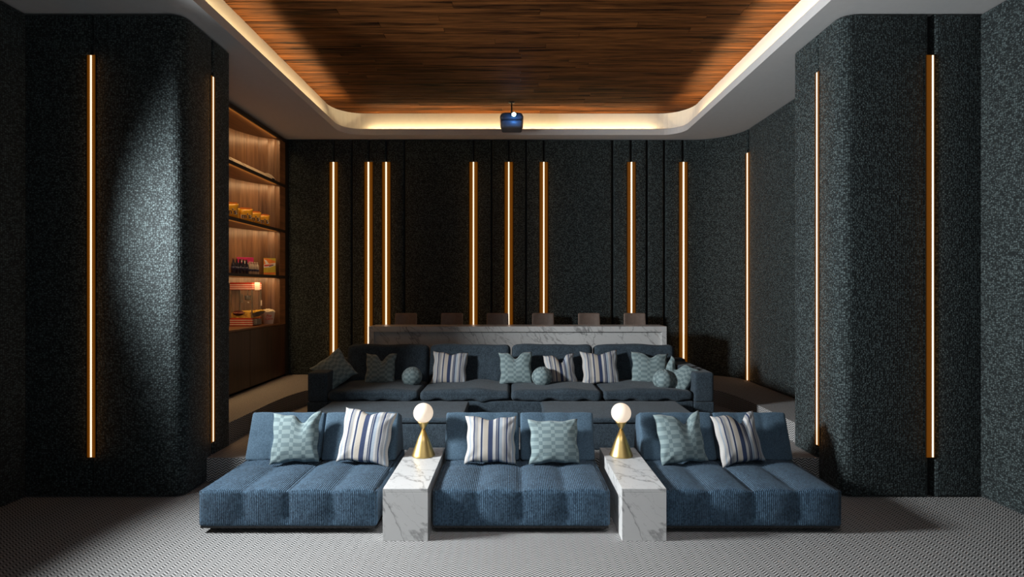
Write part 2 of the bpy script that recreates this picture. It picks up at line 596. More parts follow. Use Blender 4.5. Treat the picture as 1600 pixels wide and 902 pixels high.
def padded_panel(path, z0, z1, parent, depth=0.07, r=0.03, mat=None, name='acoustic_panel'):
    """Upholstered wall panel: front surface follows the plan path (room on the left of travel), edges rolled back."""
    P = [Vector((x, y)) for x, y in path]
    seg = [(P[k + 1] - P[k]).normalized() for k in range(len(P) - 1)]
    nor = []
    for k in range(len(P)):
        d = (seg[max(0, k - 1)] + seg[min(len(seg) - 1, k)]).normalized()
        nor.append(Vector((-d.y, d.x)))
    roll = [(0.0, depth), (0.0, r), (0.12 * r, 0.55 * r), (0.4 * r, 0.17 * r), (r, 0.0)]
    S = []
    for off, ins in roll:
        S.append((P[0] + seg[0] * off, nor[0], ins))
    for k in range(1, len(P) - 1):
        S.append((P[k], nor[k], 0.0))
    for off, ins in reversed(roll):
        S.append((P[-1] - seg[-1] * off, nor[-1], ins))
    Z = [(z0 + off, ins) for off, ins in roll] + [(z1 - off, ins) for off, ins in reversed(roll)]
    rows = []
    for z, iz in Z:
        rows.append([(*(p - nn * max(ii, iz)), z) for p, nn, ii in S])
    o = MB().grid(rows).build(name, mat or M['wall'], parent, smooth=True)
    us = [0.0]
    for k in range(1, len(S)):
        us.append(us[-1] + math.hypot(rows[5][k][0] - rows[5][k - 1][0], rows[5][k][1] - rows[5][k - 1][1]))
    off = random.uniform(0, 9)
    ul = o.data.uv_layers.new(name='UVMap')
    n = len(S)
    for lp in o.data.loops:
        i, k = divmod(lp.vertex_index, n)
        ul.data[lp.index].uv = (us[k] + off, rows[i][0][2])
    return o

# ================================================================== STRUCTURE
CZ = 4.636      # soffit height
Z1, Z2 = 0.253, 0.478   # carpeted platforms
YB = 9.60       # face of the back wall panels

floor = MB().box(-4.9, 4.9, -1.7, 10.0, -0.15, 0.0).build('floor', M['carpet'])
tag(floor, kind='structure')
MB().box(-3.9, 3.9, 5.613, 9.75, 0.0, Z1).build('lower_platform', M['carpet'], floor, bevel=0.006)
edge = [(-3.208, 6.0), (-3.208, 7.2), (-3.203, 7.4), (-3.174, 7.7), (-3.135, 7.92), (-3.09, 8.09), (-3.0, 8.22), (-2.87, 8.30), (-2.7, 8.34)]
up = [(-4.75, 9.80), (-4.75, 6.0)] + edge + [(-x, y) for x, y in reversed(edge)] + [(4.3, 6.0), (4.3, 9.80)]
MB().prism(up, 0.02, Z2).build('upper_platform', M['carpet'], floor, bevel=0.006)

wl = tag(MB().box(-4.95, -4.74, -1.7, 9.95, 0.0, 5.3).box(-4.74, -3.22, 5.27, 6.06, 0.0, CZ).build('wall_left', M['wall_core']), kind='structure')
wr = tag(MB().box(4.55, 4.76, -1.7, 9.95, 0.0, 5.3).box(3.22, 4.55, 5.27, 6.05, 0.0, CZ).box(3.97, 4.55, 6.05, 9.7, 0.0, CZ).build('wall_right', M['wall_core']), kind='structure')
wb = tag(MB().box(-4.95, 4.76, YB + 0.055, 9.95, 0.0, 5.3).build('wall_back', M['wall_core']), kind='structure')
tag(MB().box(-4.95, 4.76, -1.9, -1.7, 0.0, 5.3).build('wall_front', M['wall_core']), kind='structure')

ZT = CZ - 0.006
# left: outer wall, pier front (two panels, the second wraps the corner), pier flank
padded_panel([(-4.65, 5.262), (-4.65, 2.0)][::1], 0.004, ZT, wl)
padded_panel([(-4.65, 1.99), (-4.65, -1.6)], 0.004, ZT, wl)
padded_panel([(-4.028, 5.2), (-4.715, 5.2)], 0.004, ZT, wl)
co = arc(-3.15 - 0.12, 5.2 + 0.12, 0.12, 0, -PI / 2, 6)
padded_panel([(-3.15, 5.717)] + co + [(-4.012, 5.2)], 0.004, ZT, wl)
padded_panel([(-3.15, 6.075), (-3.15, 5.733)], 0.004, ZT, wl)
padded_panel([(-4.6, 6.075), (-3.18, 6.075)], 0.25, ZT, wl)
# right
padded_panel([(4.483, 2.0), (4.483, 5.262)], 0.004, ZT, wr)
padded_panel([(4.483, -1.6), (4.483, 1.99)], 0.004, ZT, wr)
padded_panel([(4.545, 5.2), (4.045, 5.2)], 0.004, ZT, wr)
co = arc(3.15 + 0.12, 5.2 + 0.12, 0.12, -PI / 2, -PI, 6)
padded_panel([(3.985, 5.2)] + co + [(3.15, 5.602)], 0.004, ZT, wr)
padded_panel([(3.15, 5.618), (3.15, 6.075)], 0.004, ZT, wr)
padded_panel([(3.9, 6.09), (3.88, 8.92)], Z2, ZT, wr)
padded_panel([(3.878, 8.975)] + arc(3.178, 8.9, 0.70, 0.16, PI / 2, 14)[1:] + [(3.04, YB)], Z2, ZT, wr, depth=0.06)
# back wall: padded panels between the seams
seams = [-3.984, -3.146, -2.83, -2.53, -2.218, -1.90, -0.679, -0.362, -0.057, 0.249, 0.56, 1.777, 2.105, 2.388, 2.694, 3.022]
for a, b in zip(seams[:-1], seams[1:]):
    gap = 0.012 if b < 1 else 0.017
    padded_panel([(b - gap, YB), (a + gap, YB)], Z2, ZT, wb, depth=0.06, r=0.028)

# ceiling: soffit with a tray of rounded corners
def tray(s, z, R=0.36, n=10, yf=-1.6):
    X, Y = 2.916 + s, 9.336 + s
    r = R + s
    p = [(-X, yf), (-X, 4.0)] + arc(-X + r, Y - r, r, PI, PI / 2, n) + [(0, Y)] + arc(X - r, Y - r, r, PI / 2, 0, n) + [(X, 4.0), (X, yf)]
    return [(x, y, z) for x, y in p]
def outer(z, n=10, yf=-1.6):
    X, Y = 4.9, 9.9
    p = [(-X, yf), (-X, 4.0)] + [(-X + 0.001 * k, Y - 0.001 * (n - k)) for k in range(n + 1)] + [(0, Y)] + [(X - 0.001 * (n - k), Y - 0.001 * k) for k in range(n + 1)] + [(X, 4.0), (X, yf)]
    return [(x, y, z) for x, y in p]
mb = MB().grid([outer(CZ + 0.08), outer(CZ), tray(0, CZ)])
ceil = tag(mb.build('ceiling', M['paint']), kind='structure')
MB().grid([tray(0, CZ), tray(0, 4.735), tray(0.004, 4.743), tray(0.03, 4.743), tray(0.03, 4.655), tray(0.136, 4.655)]).build('cove_lip', M['paint'], ceil)
MB().grid([tray(0.136, 4.655), tray(0.136, 5.05)]).build('cove_wall', M['cove'], ceil)
MB().box(-4.9, 4.9, -1.7, 9.9, 5.075, 5.2).build('ceiling_slab', M['plinth'], ceil)
PW = 0.142
y = 9.472
row = 0
while y > 4.9:
    cuts = [-3.1]
    x = -3.1 + random.uniform(0.4, 2.6)
    while x < 2.6:
        cuts.append(x)
        x += random.uniform(2.2, 3.2)
    cuts.append(3.1)
    for a, b in zip(cuts[:-1], cuts[1:]):
        dz = random.uniform(0, 0.005)
        MB().box(a + 0.002, b - 0.002, y - PW + 0.009, y, 5.046 + dz, 5.068).build('ceiling_plank', M['plank'], ceil)
    y -= PW
mb = MB()
while y > -1.6:
    mb.box(-3.1, 3.1, y - PW + 0.004, y, 5.047, 5.068)
    y -= PW
tag(mb.build('plank_field', M['plank'], ceil), kind='stuff')
# LED strips lying in the cove (sides and back, broken at the rounded corners)
WARM = (1.0, 0.72, 0.36)
mb = MB()
mb.box(-2.985, -2.965, 0.0, 8.93, 4.657, 4.665).box(2.965, 2.985, 0.0, 8.93, 4.657, 4.665).box(-2.5, 2.5, 9.385, 9.405, 4.657, 4.665)
led = mb.build('cove_led_strip', M['led'], ceil)
for x in (-3.004, 3.004):
    area_light('cove_light', (x, 4.4, 4.692), (-x / 5, 0, 1), 0.02, 8.9, 64, WARM, up=(0, 1, 0), parent=led)
area_light('cove_light', (0, 9.424, 4.692), (0, -0.6, 1), 5.0, 0.02, 35, WARM, up=(0, 1, 0), parent=led)

# ================================================================== LIGHT STRIPS ON THE WALLS
AMBER = (1.0, 0.40, 0.06)
def light_strip(x, y, rz, z0, z1, label, core=0.014, flank=0.09, watt=0.5, shift=0.0, stand=0.009):
    t = thing('light_strip', label, 'wall light', (x, y, z0), rz, 'amber light strips in the wall seams')
    L = z1 - z0
    MB().box(-flank / 2 + shift, flank / 2 + shift, -0.004, 0.012, 0.0, L).build('halo_plate', M['amber'], t)  # plate that carries the painted amber glow beside the LED bar
    MB().box(-core / 2, core / 2, -stand, -0.004, 0.004, L - 0.004).build('led_bar', M['led'], t)
    for s in (-1, 1):
        area_light('strip_glow', (s * (core / 2 + 0.004), -stand - 0.0055, L / 2), (s, 0.30, 0), 0.008, L, watt, AMBER, parent=t)
    return t
ZS0, ZS1 = 0.385, 4.232
light_strip(-4.02, 5.2, 0, ZS0, ZS1, 'amber light strip on the front of the left pier, nearest the left edge')
light_strip(-3.15, 5.725, PI / 2, ZS0, ZS1, 'amber light strip on the inner flank of the left pier, beside the shelves')
light_strip(4.018, 5.2, 0, ZS0, ZS1, 'amber light strip on the front of the right pier, nearest the right edge', shift=-0.022)
light_strip(3.15, 5.61, -PI / 2, ZS0, ZS1, 'amber light strip on the inner flank of the right pier')
BK = [(-3.146, 'tall amber light strip at the far left of the back wall, above the sofa arm'),
      (-2.53, 'amber light strip above the left end of the marble bar, outer of a close pair'),
      (-2.218, 'amber light strip above the left end of the marble bar, inner of a close pair'),
      (-0.679, 'amber light strip left of the one below the projector on the back wall'),
      (-0.057, 'amber light strip on the back wall straight below the projector'),
      (0.56, 'amber light strip right of the one below the projector, ending at a stool back'),
      (2.105, 'amber light strip above the rightmost bar stool on the back wall'),
      (3.022, 'tall amber light strip on the back wall, right of the bar end')]
for x, lb in BK:
    light_strip(x, YB, 0, 0.62, 4.232, lb, core=0.022, flank=0.17, watt=0.7, stand=0.03)
light_strip(3.876, 8.945, -PI / 2 + 0.12, Z2 + 0.01, 4.232, 'amber light strip on the curved right wall, reaching the carpet', core=0.022, flank=0.15, stand=0.012)

# ================================================================== SEATING IN FRONT: DAYBEDS
def puff(cx, cy, a, b):
    """rolling tufts: cx columns over width, cy rows"""
    def col(v, half, n):
        return abs(math.sin(PI * (v / (2 * half) + 0.5) * n)) ** 0.45
    return col

def make_daybed(x0, x1, label):
    wd = x1 - x0
    hx = wd / 2
    t = thing('daybed', label, 'daybed', ((x0 + x1) / 2, 4.423, 0.0), 0, 'blue tufted daybeds in the front row')
    MB().box(-hx + 0.22, hx - 0.22, 0.25, 1.08, 0.0, 0.044).build('recessed_foot', M['plinth'], t)
    MB().box(-hx + 0.012, hx - 0.012, 0.014, 1.165, 0.043, 0.066).build('base_board', M['plinth'], t, bevel=0.003)
    HY, HZ = 0.588, 0.152
    A = 0.034
    def disp(p, n):
        cx = abs(math.sin(PI * (p.x / (2 * hx) + 0.5) * 4)) ** 0.6
        if n.z > 0.3:
            cy = abs(math.sin(PI * ((p.y + HY) / 0.62))) ** 0.4 
            k = 0.55 * cx + 0.45 * cx * cy
            return A * 1.25 * (k - 0.75)
        if n.y < -0.3:
            cz = abs(math.sin(PI * ((p.z + HZ) / (2 * HZ)) * 1.0)) ** 0.5
            return (A * 0.8 * (cx - 0.8) + A * 0.25 * (cz - 1)) * min(1.0, (p.z + HZ) / 0.09) ** 0.7
        return 0.0
    me = soft_box(hx, HY, HZ, 0.022, 56, 40, 14, disp)
    o = link('seat_cushion', me, M['bed'], t, True)
    o.location = (0, HY, 0.060 + HZ)
    sx, sy, sz = hx / 2 - 0.006, 0.15, 0.21
    for s in (-1, 1):
        def disp2(p, n):
            if n.y < -0.3:
                cx = abs(math.sin(PI * (p.x / (2 * sx) + 0.5) * 3)) ** 0.5
                cz = abs(math.sin(PI * ((p.z + sz) / (2 * sz)) * 2)) ** 0.5
                return 0.020 * (cx * 0.6 + 0.4 * cx * cz - 1) + 0.012
            return 0.0
        def warp(p):
            tz = (p.z + sz) / (2 * sz)
            ty = (p.y + sy) / (2 * sy)
            yf, yb = 0.0 + 0.18 * tz, 0.415 - 0.105 * tz
            return (p.x, yf + (yb - yf) * ty, p.z - 0.075 * ty * max(0, tz - 0.3))
        b = link('backrest', soft_box(sx, sy, sz, 0.02, 42, 6, 20, disp2, warp), M['bed_back'], t, True)
        b.location = (s * hx / 2, 0.745, 0.362 + sz)
    return t
make_daybed(-2.555, -1.103, 'blue tufted daybed at the left, its outer end towards the left pier')
make_daybed(-0.650, 0.800, 'blue tufted daybed in the middle, between the two marble tables')
make_daybed(1.240, 2.690, 'blue tufted daybed at the right, in front of the right pier')

# marble side tables
def make_table(x0, x1, label):
    t = thing('side_table', label, 'table', ((x0 + x1) / 2, 4.304, 0), 0, 'white marble tables between the daybeds')
    hx, L, H, th = (x1 - x0) / 2, 1.115, 0.415, 0.03
    MB().box(-hx, hx, 0, L, H - th, H).build('top_slab', M['marble'], t, bevel=0.0025)
    MB().box(-hx, hx, 0, th, 0, H - th - 0.0006).build('front_slab', M['marble'], t, bevel=0.0015)
    MB().box(-hx, hx, L - th, L, 0, H - th - 0.0006).build('rear_slab', M['marble'], t, bevel=0.0015)
    for s in (-1, 1):
        a, b = sorted((s * hx, s * (hx - th)))
        MB().box(a, b, th + 0.0004, L - th - 0.0004, 0, H - th - 0.0006).build('side_slab', M['marble'], t, bevel=0.0015)
    return t
make_table(-1.023, -0.666, 'white marble side table left of the middle daybed')
make_table(0.871, 1.222, 'white marble side table right of the middle daybed')

def make_lamp(x, label):
    t = thing('table_lamp', label, 'lamp', (x, 5.165, 0.4155), 0, 'brass globe lamps on the marble tables')
    MB().lathe([(0.105, 0.0), (0.110, 0.003), (0.110, 0.007), (0.104, 0.02), (0.060, 0.14), (0.014, 0.248)], 48).build('cone_base', M['brass'], t, True)
    MB().lathe([(0.014, 0.247), (0.018, 0.257), (0.053, 0.318), (0.053, 0.321), (0.046, 0.322)], 48).build('cone_cup', M['brass'], t, True)
    prof = [(max(0.001, 0.0935 * math.sin(a)), -0.0935 * math.cos(a)) for a in [PI * k / 24 for k in range(25)]]
    MB().lathe(prof, 40, (0, 0, 0.403)).build('globe_shade', M['globe'], t, True)
    return t
make_lamp(-0.842, 'brass cone lamp with a lit white globe on the left marble table')
make_lamp(1.036, 'brass cone lamp with a lit white globe on the right marble table')

# ================================================================== SOFA AND OTTOMANS
SY = 6.80
sofa = thing('sofa', 'long slate blue four-seat sofa with loose back cushions on the carpeted platform', 'sofa', (-0.017, SY, Z1))
HX = 2.543
AW = 0.245
def sag(k, hx, hz, seed):
    rnd = random.Random(seed)
    ph = [rnd.uniform(0, 6.28) for _ in range(8)]
    def disp(p, n):
        d = 0
        if n.z > 0.3:
            d += k * (1 - (p.x / hx) ** 2) * 1.0
        d += 0.006 * math.sin(7 * p.x + ph[0] + 3 * p.z) + 0.004 * math.sin(13 * p.x + 9 * p.z + ph[1])
        if n.y < -0.3:
            e = math.exp(-((p.z + hz) / (0.5 * hz)) ** 2)
            d += e * 0.012 * (math.sin(16 * p.x + 20 * p.z + ph[2]) + 0.7 * math.sin(29 * p.x + ph[3]))
        return d
    return disp
def base_skirt(p, n):
    if abs(n.z) > 0.8:
        return 0
    return 0.004 * math.sin(23 * (p.x + p.y)) * max(0, -p.z / 0.16)
o = link('base', soft_box(HX - AW, 0.55, 0.16, 0.02, 60, 8, 8, base_skirt), M['sofa'], sofa, True)
o.location = (0, 0.57, 0.17)
for s in (-1, 1):
    o = link('arm', soft_box(AW / 2, 0.58, 0.185, 0.028, 6, 16, 6), M['sofa'], sofa, True)
    o.location = (s * (HX - AW / 2), 0.58, 0.325 + 0.185)
    o = link('arm_skirt', soft_box(AW / 2 + 0.002, 0.583, 0.16, 0.012, 18, 30, 6, base_skirt), M['sofa'], sofa, True)
    o.location = (s * (HX - AW / 2), 0.583, 0.165)
o = link('back_frame', soft_box(HX - 0.01, 0.10, 0.36, 0.03, 30, 4, 8), M['sofa'], sofa, True)
o.location = (0, 1.17, 0.37)
cw = (HX - AW) * 2 / 4
for k in range(4):
    xc = -(HX - AW) + cw * (k + 0.5)
    ex = 0.02 if k == 3 else 0.0
    o = link('seat_cushion', soft_box(cw / 2 - 0.006, 0.41, 0.062, 0.05, 36, 20, 6, sag(0.028, cw / 2, 0.062, k)), M['sofa'], sofa, True)
    o.location = (0, 0, 0)
    o.location = (xc, 0.40 + 0.008 * (k % 2), 0.333 + 0.066)
    o = link('back_cushion', soft_box(cw / 2 - 0.008, 0.115, 0.268, 0.07, 30, 6, 16, sag(0.012, cw / 2, 0.268, 10 + k)), M['sofa'], sofa, True)
    o.rotation_euler = (-0.20, 0, random.uniform(-0.02, 0.02))
    o.location = (xc, 0.875 + random.uniform(-0.01, 0.01), 0.445 + 0.235)

def make_ottoman(x0, x1, label):
    hx = (x1 - x0) / 2
    t = thing('ottoman', label, 'ottoman', ((x0 + x1) / 2, 5.86, Z1), 0, 'slate blue ottomans before the sofa')
    o = link('base', soft_box(hx - 0.012, 0.43, 0.142, 0.015, 20, 10, 6), M['sofa'], t, True)
    o.location = (0, 0.445, 0.142)
    def d(p, n):
        return 0.014 * (1 - (p.x / hx) ** 2) * (1 - (p.y / 0.45) ** 2) if n.z > 0.3 else 0
    o = link('top_cushion', soft_box(hx, 0.447, 0.029, 0.022, 30, 16, 3, d), M['sofa'], t, True)
    o.location = (0, 0.447, 0.291 + 0.029)
    return t
make_ottoman(-2.235, -0.53, 'wide slate blue ottoman before the left half of the sofa')
make_ottoman(0.355, 2.035, 'wide slate blue ottoman before the right half of the sofa')

# ================================================================== CUSHIONS
def cushion(kind, x, y, z, wd, ht, th, label, group, lean=0.25, roll=0.0, yaw=0.0, chop=0.0, cu=0.0, seed=0, slump=0.0):
    me = pillow_mesh(wd, ht, th, chop, cu, seed, slump=slump)
    o = link('throw_cushion', me, M[kind], None, True)
    o.location = (x, y, z)
    o.rotation_euler = (-lean, roll, yaw)
    return tag(o, label, 'cushion', group)
G1 = 'throw cushions on the daybeds'
zs = 0.366
cushion('check', -2.03, 5.06, zs, 0.45, 0.47, 0.16, 'pale teal checked cushion with a dented top on the left daybed', G1, 0.30, -0.03, 0.10, 0.08, 0.25, 3, 0.02)
cushion('stripe', -1.40, 5.06, zs, 0.51, 0.50, 0.15, 'navy and white striped cushion on the left daybed', G1, 0.28, 0.08, -0.12, 0.02, 0.0, 4)
cushion('stripe', -0.20, 5.06, zs, 0.49, 0.44, 0.15, 'navy and white striped cushion on the middle daybed', G1, 0.30, 0.0, -0.03, 0.02, 0.0, 5)
cushion('check', 0.40, 5.05, zs, 0.48, 0.41, 0.16, 'pale teal checked cushion on the middle daybed', G1, 0.34, 0.0, 0.06, 0.0, 0.0, 6)
cushion('check', 1.61, 5.06, zs, 0.46, 0.47, 0.16, 'pale teal checked cushion with a dented top on the right daybed', G1, 0.30, -0.06, 0.12, 0.10, 0.25, 7)
cushion('stripe', 2.16, 5.06, zs, 0.44, 0.47, 0.15, 'navy and white striped cushion on the right daybed', G1, 0.30, -0.10, 0.15, 0.09, 0.30, 8)
G2 = 'throw cushions on the sofa'
zq = Z1 + 0.445
cushion('check', -2.19, 7.08, zq + 0.06, 0.45, 0.45, 0.17, 'teal checked cushion tipped over the left arm of the sofa', G2, 0.45, -0.62, 0.35, 0.0, 0.0, 9)
cushion('check', -1.79, 7.36, zq, 0.42, 0.43, 0.16, 'teal checked cushion with a notched top, on the shaded first seat of the sofa', G2, 0.30, 0.0, 0.05, 0.09, 0.05, 10)
cushion('stripe', -0.86, 7.36, zq, 0.49, 0.45, 0.15, 'navy and white striped cushion on the shaded second seat of the sofa', G2, 0.28, 0.04, -0.05, 0.02, 0.0, 11)
cushion('check', 0.06, 7.34, zq, 0.46, 0.45, 0.16, 'teal checked cushion at the centre of the sofa', G2, 0.28, -0.03, 0.0, 0.07, 0.0, 12)
cushion('stripe', 0.68, 7.36, zq, 0.43, 0.42, 0.15, 'smaller striped cushion leaning beside the centre round cushion', G2, 0.30, -0.08, 0.12, 0.10, 0.15, 13)
cushion('stripe', 1.21, 7.36, zq, 0.51, 0.46, 0.15, 'navy and white striped cushion at the seam of the two right sofa seats', G2, 0.28, -0.05, -0.02, 0.04, 0.0, 14)
cushion('check', 1.86, 7.37, zq, 0.50, 0.44, 0.16, 'teal checked cushion behind the right round cushion on the sofa', G2, 0.30, 0.05, -0.10, 0.05, 0.1, 15)
cushion('check', 2.04, 7.02, zq - 0.01, 0.40, 0.41, 0.16, 'teal checked cushion folded against the right arm of the sofa', G2, 0.35, 0.42, -0.55, 0.12, -0.3, 16)

def ball(x, y, r, label):
    t = thing('round_cushion', label, 'cushion', (x, y, zq - 0.01), 0, 'round cushions on the sofa')
    me = pillow_mesh(1, 1, 1)  # not used for shape
    bpy.data.meshes.remove(me)
    n, m = 40, 24
    V, F, UV = [], [], []
    for i in range(m + 1):
        a = PI * i / m
        for k in range(n):
            b = 2 * PI * k / n
            rr = r * (1 + 0.015 * math.sin(5 * b + 3 * a) + 0.012 * math.sin(9 * b))
            V.append((rr * math.sin(a) * math.cos(b), rr * math.sin(a) * math.sin(b), r + rr * 0.97 * math.cos(a)))
    for i in range(m):
        for k in range(n):
            q = [(i * n + k, k / n, i / m), ((i + 1) * n + k, k / n, (i + 1) / m), ((i + 1) * n + (k + 1) % n, (k + 1) / n, (i + 1) / m), (i * n + (k + 1) % n, (k + 1) / n, i / m)]
            F.append(tuple(p[0] for p in q))
            UV += [(p[1] * 2.0, p[2]) for p in q]
    me = bpy.data.meshes.new('ball')
    me.from_pydata(V, [], F)
    ul = me.uv_layers.new(name='UVMap')
    for k, c in enumerate(UV):
        ul.data[k].uv = c
    me.update()
    link('cover', me, M['check'], t, True)
    seam = MB()
    pts = [(r * 1.012 * math.cos(2 * PI * k / 24), 0.0, r + r * 0.985 * math.sin(2 * PI * k / 24)) for k in range(25)]
    for p, q in zip(pts[:-1], pts[1:]):
        seam.tube(p, q, 0.004, 6)
    so = seam.build('piping', M['check'], t, True)
    so.rotation_euler = (0, 0, 0.5)
    return t
ball(-1.335, 7.26, 0.134, 'round teal cushion on the shaded left seat of the sofa')
ball(0.40, 7.24, 0.136, 'round teal cushion at the centre of the sofa, left of a striped cushion')
ball(1.955, 7.02, 0.136, 'round teal cushion near the right arm of the sofa')

# ================================================================== BAR AND STOOLS
bar = thing('bar_counter', 'long white marble bar counter standing behind the sofa', 'bar', (0.09, 8.42, Z2))
bx0, bx1, bh = -2.306, 2.305, 1.412 - Z2
MB().box(bx0, bx1, 0, 0.43, bh - 0.085, bh).build('top_slab', M['marble'], bar, bevel=0.003)
MB().box(bx0, bx0 + 0.075, 0, 0.43, 0, bh - 0.0855).build('end_slab', M['marble'], bar, bevel=0.003)
MB().box(bx1 - 0.075, bx1, 0, 0.43, 0, bh - 0.0855).build('end_slab', M['marble'], bar, bevel=0.003)
MB().box(bx0 + 0.0755, bx1 - 0.0755, 0.055, 0.085, 0, bh - 0.086).build('front_slab', M['marble'], bar)

def make_stool(x, label):
    t = thing('bar_stool', label, 'stool', (x, 9.02, Z2), 0, 'brown bar stools behind the marble counter')
    o = link('seat', soft_box(0.2, 0.17, 0.035, 0.03, 6, 6, 2), M['leather'], t, True)
    o.location = (0, 0, 0.66)
    def wp(p):
        tz = (p.z + 0.24) / 0.48
        return (p.x * (1.02 - 0.06 * tz), p.y + 0.07 * tz - 0.03 * (p.x / 0.19) ** 2, p.z)
    o = link('backrest', soft_box(0.19, 0.022, 0.24, 0.02, 10, 2, 10, None, wp), M['leather'], t, True)
    o.location = (0, 0.17, 0.865)
    for sx in (-1, 1):
        for sy in (-1, 1):
            MB().tube((sx * 0.15, sy * 0.12, 0.63), (sx * 0.19, sy * 0.165, 0.0), 0.013).build('leg', M['black_metal'], t, True)
    MB().tube((-0.175, -0.148, 0.22), (0.175, -0.148, 0.22), 0.01).build('footrest', M['black_metal'], t, True)
    return t
for k, (x, lb) in enumerate([(-1.797, 'brown bar stool behind the counter, first from the left'), (-1.017, 'brown bar stool behind the counter, second from the left'),
                             (-0.244, 'brown bar stool behind the counter, just left of the middle light strip'), (0.525, 'brown bar stool behind the counter, just right of the middle light strip'),
                             (1.304, 'brown bar stool behind the counter, second from the right'), (2.078, 'brown bar stool behind the counter, first from the right')]):
    make_stool(x, lb)

# ================================================================== SHELVING NICHE ON THE LEFT
XF = -3.946
niche = thing('shelving_unit', 'tall lit walnut shelving niche with a curved back beside the left pier', 'shelves', (0, 0, 0))
path = [(-4.60, 6.10), (-4.60, 7.2), (-4.585, 7.8), (-4.55, 8.25), (-4.50, 8.50), (-4.44, 8.72), (-4.355, 8.93), (-4.25, 9.10), (-4.13, 9.20), (-4.03, 9.235), (-3.95, 9.245)]
boards = []
# upright veneer boards along the curved back
pts = [path[0]]
for a, b in zip(path[:-1], path[1:]):
    L = math.hypot(b[0] - a[0], b[1] - a[1])
    n = max(1, round(L / 0.19))
    for k in range(1, n + 1):
        pts.append((a[0] + (b[0] - a[0]) * k / n, a[1] + (b[1] - a[1]) * k / n))
for a, b in zip(pts[:-1], pts[1:]):
    d = Vector((b[0] - a[0], b[1] - a[1])).normalized()
    nrm = Vector((-d.y, d.x)) * 0.02
    a2, b2 = Vector(a) + d * 0.0008, Vector(b) - d * 0.0008
    q = [tuple(a2), tuple(b2), tuple(b2 + nrm), tuple(a2 + nrm)]
    MB().prism(q[::-1], Z2 + 0.9, 4.58).build('veneer_board', M['veneer'], niche)
MB().box(-4.05, XF, 9.25, 9.475, Z2 + 0.935, 4.54).build('end_stile', M['shelf'], niche)
MB().box(XF + 0.0005, XF + 0.006, 9.462, 9.478, Z2, 4.60).build('edge_trim', M['shelf_edge'], niche)
MB().box(-4.70, XF, 9.476, 9.60, Z2, 4.60).build('filler_panel', M['plinth'], niche)
def shelf_poly(back):
    return [(XF, 6.10), (XF, 9.25)] + [(x + 0.001, y - 0.001) for x, y in reversed(path)][1:]
def shelf(z_under, th, name, glow=True, watt=11.0):
    o = MB().prism(shelf_poly(0), z_under, z_under + th).build(name, M['shelf'], niche)
    MB().box(XF + 0.0005, XF + 0.010, 6.10, 9.462, z_under - 0.004, z_under + th + 0.001).build('edge_trim', M['shelf_edge'], o)
    if glow:
        MB().box(XF - 0.034, XF - 0.024, 6.2, 9.16, z_under - 0.006, z_under - 0.001).build('shelf_led', M['amber_led'], o)
        area_light('shelf_glow', (XF - 0.029, 7.68, z_under - 0.009), (-0.55, 0, -1), 0.012, 2.95, watt, (1.0, 0.60, 0.28), up=(0, 1, 0), parent=o)
    return o
shelf(4.54, 0.05, 'canopy_board')
shelf(3.755, 0.042, 'shelf_board')
shelf(2.968, 0.042, 'shelf_board')
shelf(2.178, 0.042, 'shelf_board')
S1, S2, S3, SCT = 3.7975, 3.0105, 2.2205, 1.412

wt = MB().prism([(XF + 0.004, 6.10), (XF + 0.004, 9.47), (-4.06, 9.47), (-4.06, 9.23)] + [(x + 0.001, y - 0.003) for x, y in reversed(path)][2:], SCT - 0.03, SCT).build('worktop', M['shelf'], None, bevel=0.003)
tag(wt, 'walnut worktop under the popcorn machine, running along the niche', 'worktop')
for cuts, lb in [((6.12, 6.75, 7.475, 8.2), 'long dark walnut base cabinet running out of sight behind the left pier'),
                 ((8.2, 8.93), 'dark walnut base cabinet right below the popcorn machine'),
                 ((8.93, 9.47), 'narrow dark walnut base cabinet at the far end, next to the back wall')]:
    a, b = cuts[0], cuts[-1]
    yc = (a + b) / 2
    t = thing('base_cabinet', lb, 'cabinet', (XF, yc, Z2), 0, 'dark walnut base cabinets under the worktop')
    h = (b - a) / 2
    H = SCT - 0.0305 - Z2
    MB().box(-0.10 if b > 9.3 else -0.45, -0.022, -h, h, 0.0, H).build('carcass', M['veneer_dark'], t)
    for c, d in zip(cuts[:-1], cuts[1:]):
        MB().box(-0.02, 0.0, c - yc + 0.004, d - yc - 0.004, 0.035, H - 0.006).build('door', M['veneer_dark'], t, bevel=0.002)
    MB().box(-0.035, -0.022, -h, h, 0.0, 0.03).build('toe_kick', M['plinth'], t)

# boxes on the top shelf
for k, (yy, ln) in enumerate([(7.72, 0.30), (8.10, 0.34), (8.42, 0.22), (8.68, 0.26), (8.93, 0.22), (9.13, 0.16)]):
    t = thing('flat_box', ['flat cream box with a dark front patch on the top shelf, nearest the pier', 'flat cream box on the top shelf, second from the pier', 'flat cream box on the top shelf, third from the pier',
                           'flat cream box on the top shelf, third from the far end', 'flat cream box on the top shelf, second from the far end', 'flat cream box on the top shelf, at the far end'][k], 'box',
              (-4.13 if yy < 9 else -4.08, yy, S1), 0, 'cream boxes on the top shelf')
    h = ln / 2 - 0.003
    mb = MB()
    pr = [(-0.07, 0.0), (0.08, 0.0), (0.08, 0.052), (0.015, 0.125), (-0.07, 0.125)]
    mb.v = [(x, -h, z) for x, z in pr] + [(x, h, z) for x, z in pr]
    mb.f = [(0, 1, 2, 3, 4), (9, 8, 7, 6, 5)] + [(i, i + 5, (i + 1) % 5 + 5, (i + 1) % 5) for i in range(5)]
    mb.build('carton', M['cream'], t, bevel=0.004)
    MB().box(0.0801, 0.083, -h * 0.75, h * 0.55, 0.004, 0.05).build('dark_patch', M['dark_label'], t)

